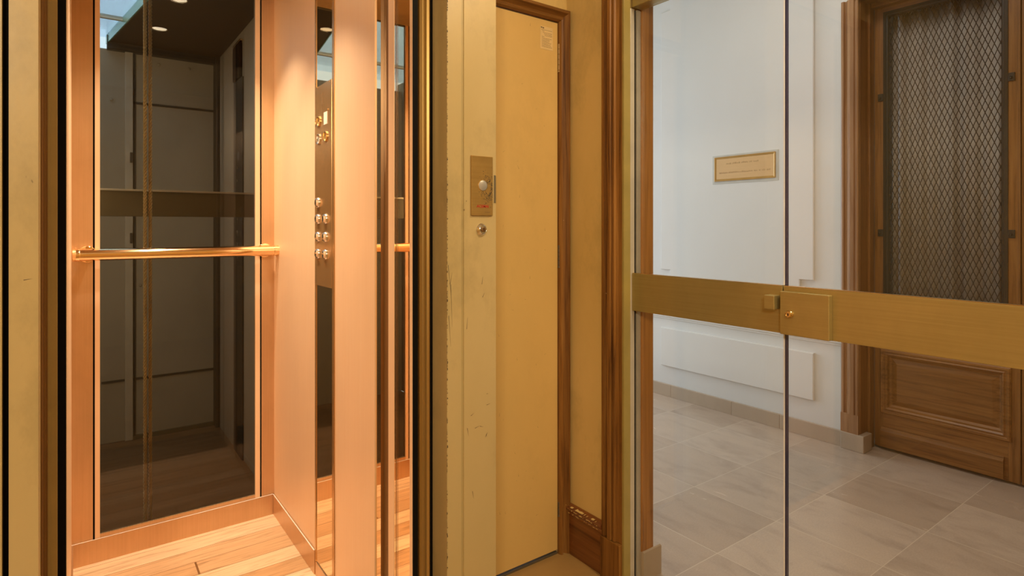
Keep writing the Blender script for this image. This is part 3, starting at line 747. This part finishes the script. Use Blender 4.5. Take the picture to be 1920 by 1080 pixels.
obj('dark_gap_fill', box(B(), CX0-.045, CX0-.0008, CF+.004, CF+.019, 0, CZ), M['black'], car)  # dark gap on the left, its shade put in as a black slab
for (a, b) in ((1.4690, 1.4725), (1.4600, 1.4615)):
    obj('panel_groove', box(B(), .6921, .6926, a, b, 0.003, CZ), M['bronze_dark'], mp_)
# control column
cp_ = thing('control_column', (0, 0, 0)); cp_.parent = car; cp_.location = Vector((CX1, 2.03, 1.25))-car.location
obj('column_frame', box(box(B(), CX1-.003, CX1+.018, 2.119, 2.1305, .0, CZ), CX1-.003, CX1+.018, 1.934, 1.9535, .0, CZ), M['bronze'], cp_)
obj('mirror_strip', box(B(), CX1-.001, CX1+.018, 1.9535, 2.119, 1.744, CZ), M['bronze_mirror'], cp_)
obj('mirror_strip', box(B(), CX1-.001, CX1+.018, 1.9535, 2.119, .052, 1.041), M['bronze_mirror'], cp_)
obj('column_foot', box(B(), CX1-.004, CX1+.018, 1.9535, 2.119, 0, .050), M['copper_dull'], cp_)
obj('button_plate', box(B(), CX1-.004, CX1+.018, 1.955, 2.1185, 1.041, 1.744, .0008), M['bronze'], cp_)
XP = CX1-.004
def button(y, z, style):
    b = B()
    if style == 'dome':
        lathe(b, [(.0185, 0), (.0185, .003), (.0165, .006), (.0125, .0105), (.0095, .0115)], (XP, y, z), '-x', 24)
        return obj('floor_button', b, M['chrome'], cp_, smooth=True)
    lathe(b, [(.0190, 0), (.0190, .004), (.0172, .0052), (.0145, .0040), (.0140, .0012)], (XP, y, z), '-x', 32)
    return obj('ring_button', b, M['brass_edge'] if style == 'ring' else M['chrome'], cp_, smooth=True)
for y, z in ((2.089, 1.333), (2.089, 1.275), (2.012, 1.275), (2.089, 1.2125), (2.012, 1.2125), (2.089, 1.153), (2.012, 1.153)): button(y, z, 'dome')
for y, z, s in ((2.083, 1.618, 'ring'), (2.083, 1.556, 'c'), (2.012, 1.557, 'ring')): button(y, z, s)
b = B(); lathe(b, [(.0095, 0), (.0095, .003), (.0070, .004), (.0060, .001)], (XP, 2.1095, 1.618), '-x', 24); obj('small_ring', b, M['brass_edge'], cp_, smooth=True)
obj('white_label', box(B(), XP-.0015, XP, 1.995, 2.030, 1.599, 1.642, .0004), M['white_card'], cp_)
b = B(); lathe(b, [(.004, 0), (.004, .002), (.002, .003)], (XP, 1.989, 1.646), '-x', 14); obj('indicator_dot', b, M['brass_edge'], cp_, smooth=True)
for y, z in ((2.098, 1.740), (1.975, 1.738)):
    b = B(); lathe(b, [(.0028, 0), (.0028, .001), (.001, .0016)], (XP, y, z), '-x', 12); obj('screw', b, M['brass_edge'], cp_, smooth=True)
lg = B(); box(lg, XP-.0004, XP, 2.047, 2.050, 1.670, 1.716); box(lg, XP-.0004, XP, 2.044, 2.053, 1.668, 1.672); box(lg, XP-.0004, XP, 2.053, 2.057, 1.648, 1.668); box(lg, XP-.0004, XP, 2.035, 2.044, 1.672, 1.675)
obj('engraved_mark', lg, M['ink'], cp_)
# back wall: frame of copper plates around the smoked glass
obj('back_panel', box(B(), CX0, .0460, CB_, CB_+.02, 0, CZ), M['copper_dull'], car)
obj('back_panel', box(B(), .6385, CX1+.016, CB_, CB_+.02, 0, CZ), M['copper_dull'], car)
obj('panel_joint', box(box(B(), .0460, .0520, CB_+.006, CB_+.02, 0, CZ), .6320, .6385, CB_+.006, CB_+.02, 0, CZ), M['black'], car)
obj('glass_frame', box(box(B(), .0520, .0675, CB_-.001, CB_+.02, .086, CZ), .6125, .6320, CB_-.001, CB_+.02, .086, CZ), M['copper'], car)
obj('glass_frame', box(B(), .0675, .6125, CB_-.001, CB_+.02, .086, .100), M['copper_dull'], car)
obj('back_glass', box(B(), .0675, .6125, CB_+.004, CB_+.012, .100, CZ), M['tinted'], car, label='smoked glass pane')
obj('glass_seal', box(B(), .0675, .6125, CB_+.000, CB_+.004, .100, .1035), M['steel'], car)
# handrail across the back
hr_ = thing('handrail', (0, 0, 0)); hr_.parent = car; hr_.location = Vector((.34, 2.63, 1.145))-car.location
RYY, RZ = 2.627, 1.146
b = B(); cyl(b, (.339, RYY, RZ), .0215, .690, 'x', 40); obj('tube', b, M['rail'], hr_, smooth=True)
for x in (.0285, .650):
    b = B(); cyl(b, (x, (RYY+CB_)/2, RZ), .013, CB_-RYY, 'y', 24); cyl(b, (x, CB_-.004, RZ), .030, .008, 'y', 32, None, .002); obj('bracket', b, M['rail'], hr_, smooth=True)
for x in (-.004, .681):
    b = B(); cyl(b, (x, RYY, RZ), .0228, .022, 'x', 40, None, .001); obj('end_collar', b, M['rail'], hr_, smooth=True)
# spot lamps in the car ceiling
for x, y in ((.334, 1.93), (.36, 2.42)):
    s = thing('spot_lamp', (0, 0, 0)); s.parent = car; s.location = Vector((x, y, CZ))-car.location
    b = B(); lathe(b, [(.040, 0), (.040, -.004), (.034, -.006), (.032, -.001)], (x, y, CZ), 'z', 32); obj('spot_ring', b, M['rail'], s, smooth=True)
    b = B(); cyl(b, (x, y, CZ-.002), .031, .002, 'z', 32); obj('spot_lens', b, M['lamp'], s)
    l = bpy.data.lights.new('car_spot', 'AREA'); l.shape = 'DISK'; l.size = .06; l.energy = 6.3; l.color = (1.0, .80, .57); l.spread = math.radians(92)
    lo = bpy.data.objects.new('car_spot', l); COL.objects.link(lo); lo.location = (x, y, CZ-.008)
# sill between landing and car
struct('trim_12', box(B(), -.2, .92, 1.396, CF-.006, -.06, 0, .001), M['steel'], label='metal lift sill between landing and car')

# ================================================================ SHAFT behind the smoked glass
struct('floor', box(B(), -.6, .75, 2.72, 4.15, -.06, -.002), M['shaft_floor'], label='dark brown floor behind the smoked lift glass')
wb = B(); box(wb, -.6, .9, 4.12, 4.2, 0, 2.27); 
struct('wall_shaft_back', wb, M['shaft'], label='grey sheet wall seen through the smoked lift glass')
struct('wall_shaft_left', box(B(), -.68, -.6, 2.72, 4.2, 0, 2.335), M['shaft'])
struct('wall_lift_left', box(box(B(), -.45, -.40, 1.40, 2.715, -.1, 2.40), -.62, -.05, 2.7145, 2.7195, 0, 2.40), M['shaft_dark'])  # unseen shaft side, added to keep sky light out of the car gaps
struct('wall_lift_right', box(box(B(), .86, .895, 1.45, 2.715, -.1, 2.40), .7155, .895, 2.7145, 2.7195, 0, 2.40), M['shaft_dark'])  # unseen, added against the same light leak on the right
struct('wall_lift_top', box(B(), -.45, .93, 1.40, 2.715, 2.401, 2.45), M['shaft_dark'])  # unseen lid, added to block sky light above the car
struct('wall_hall_rear', box(B(), 1.55, 3.85, 5.601, 5.7, 0, 3.3), M['hall_wall'])
struct('wall_shaft_right', box(B(), .715, .75, 2.72, 4.12, 0, 2.3), M['shaft'])
scl = B(); prism(scl, [(.332, 2.715), (.135, 4.12), (.75, 4.12), (.75, 2.715)], 2.30, 2.34)
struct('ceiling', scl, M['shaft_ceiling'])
swl = thing('shaft_trim', (.3, 4.1, 0), 'grey panel seams, bolts and upright post on the shaft wall', kind='structure'); swl.name = 'trim_13'
obj('post', box(B(), .222, .262, 4.095, 4.12, 0, 2.27, .003), plain('post_grey', (.40, .35, .27), .5), swl)
obj('seam', box(box(B(), .262, .715, 4.112, 4.1205, 1.968, 1.980), .11, .715, 4.112, 4.1205, .346, .358), M['shaft_dark'], swl)
obj('seam_upright', box(B(), .266, .275, 4.112, 4.1205, 0, 2.29), M['shaft_dark'], swl)
obj('header', box(B(), .135, .715, 4.06, 4.13, 2.262, 2.335), M['shaft_dark'], swl)
obj('corner_strip', box(B(), .690, .7155, 4.04, 4.12, 0, 2.3, .002), M['shaft_dark'], swl)
obj('foot_strip', box(B(), .262, .690, 4.10, 4.12, 0, .022), M['shaft_beam'], swl)
for x, z in ((.158, 1.98), (.394, 2.22), (.556, 2.22), (.30, .9)):
    b = B(); lathe(b, [(.018, 0), (.018, .002), (.010, .003), (.009, .001), (.005, .006), (.003, .007)], (x, 4.12, z), '-y', 20); obj('bolt', b, M['shaft'], swl, smooth=True)
for z in (1.62, 1.15):
    obj('latch', box(B(), .246, .258, 4.085, 4.096, z, z+.06, .002), M['shaft_dark'], swl)
# dark channel modelled as a solid strip: mirror image of the control column
gch = thing('column_reflection', (.71, 3.5, 0), 'dark vertical channel standing in for the control column mirrored in smoked glass', 'reflection')
obj('reflection', box(B(), .706, .7155, 3.39, 3.60, 0, 2.05, .002), M['shaft_dark'], gch)
b = B(); box(b, .698, .7155, 3.42, 3.59, 2.05, 2.24, .006); obj('cap_box', b, M['black'], gch)
obj('cap_light_edge', box(B(), .697, .7155, 3.40, 3.58, 2.242, 2.252, .002), M['rail'], gch)
for k in range(8):
    b = B(); lathe(b, [(.007, 0), (.007, .002), (.003, .003)], (.706, 3.50, 1.08+k*.07), '-x', 12); obj('screw', b, M['steel'], gch, smooth=True)
# beam
bmz = thing('shaft_beam', (.1, 3.0, 1.35), 'horizontal brown beam across the shaft behind the smoked glass', 'beam')
obj('beam', box(B(), -.595, .7145, 3.0, 3.05, 1.292, 1.40, .002), M['shaft_beam'], bmz)
obj('beam_lip', box(B(), -.595, .7145, 2.992, 3.04, 1.40, 1.408, .001), M['alu'], bmz)
# two twisted wire ropes
def rope(x, nm_label):
    t = thing('wire_rope', (x, 2.765, 0), nm_label, 'rope', 'lift ropes behind the smoked glass')
    b = B(); n, R_, r_ = 520, .0042, .0030
    for s in range(3):
        prev = None
        for i in range(n+1):
            z = .02+2.27*i/n; a = s*2.0944+z*150
            c = Vector((x+math.cos(a)*R_, 2.765+math.sin(a)*R_, z)); ring = []
            for k in range(5):
                q = k*1.2566; ring.append(b.verts.new(c+Vector((math.cos(q)*r_, math.sin(q)*r_, 0))))
            if prev:
                for k in range(5): b.faces.new((prev[k], prev[(k+1) % 5], ring[(k+1) % 5], ring[k]))
            prev = ring
    obj('strands', b, M['rope'], t, smooth=True)
    b = B(); cyl(b, (x, 2.765, .01), .010, .02, 'z', 16); obj('anchor', b, M['shaft_dark'], t)
rope(.2165, 'twisted brass wire rope behind smoked glass, nearer the left copper frame')
rope(.2345, 'twisted brass wire rope behind smoked glass, second from the left copper frame')
# skylight over the shaft
sl = thing('window_1', (0, 3.4, 2.33), 'bright skylight pane above the lift shaft behind the smoked glass', kind='structure')
b = B(); prism(b, [(-.6, 2.72), (.328, 2.72), (.190, 3.70), (-.6, 3.70)], 2.335, 2.341); obj('pane', b, M['sky_glass'], sl)
b = B(); prism(b, [(-.6, 3.72), (.187, 3.72), (.131, 4.12), (-.6, 4.12)], 2.335, 2.341); obj('pane', b, M['sky_glass'], sl)
obj('crossbar', box(B(), -.6, .19, 3.70, 3.72, 2.325, 2.345), M['alu'], sl)
b = B(); prism(b, [(.328, 2.716), (.334, 2.716), (.137, 4.12), (.131, 4.12)], 2.296, 2.345); obj('pane_edge', b, plain('green_glass_edge', (.25, .5, .38), .2), sl)
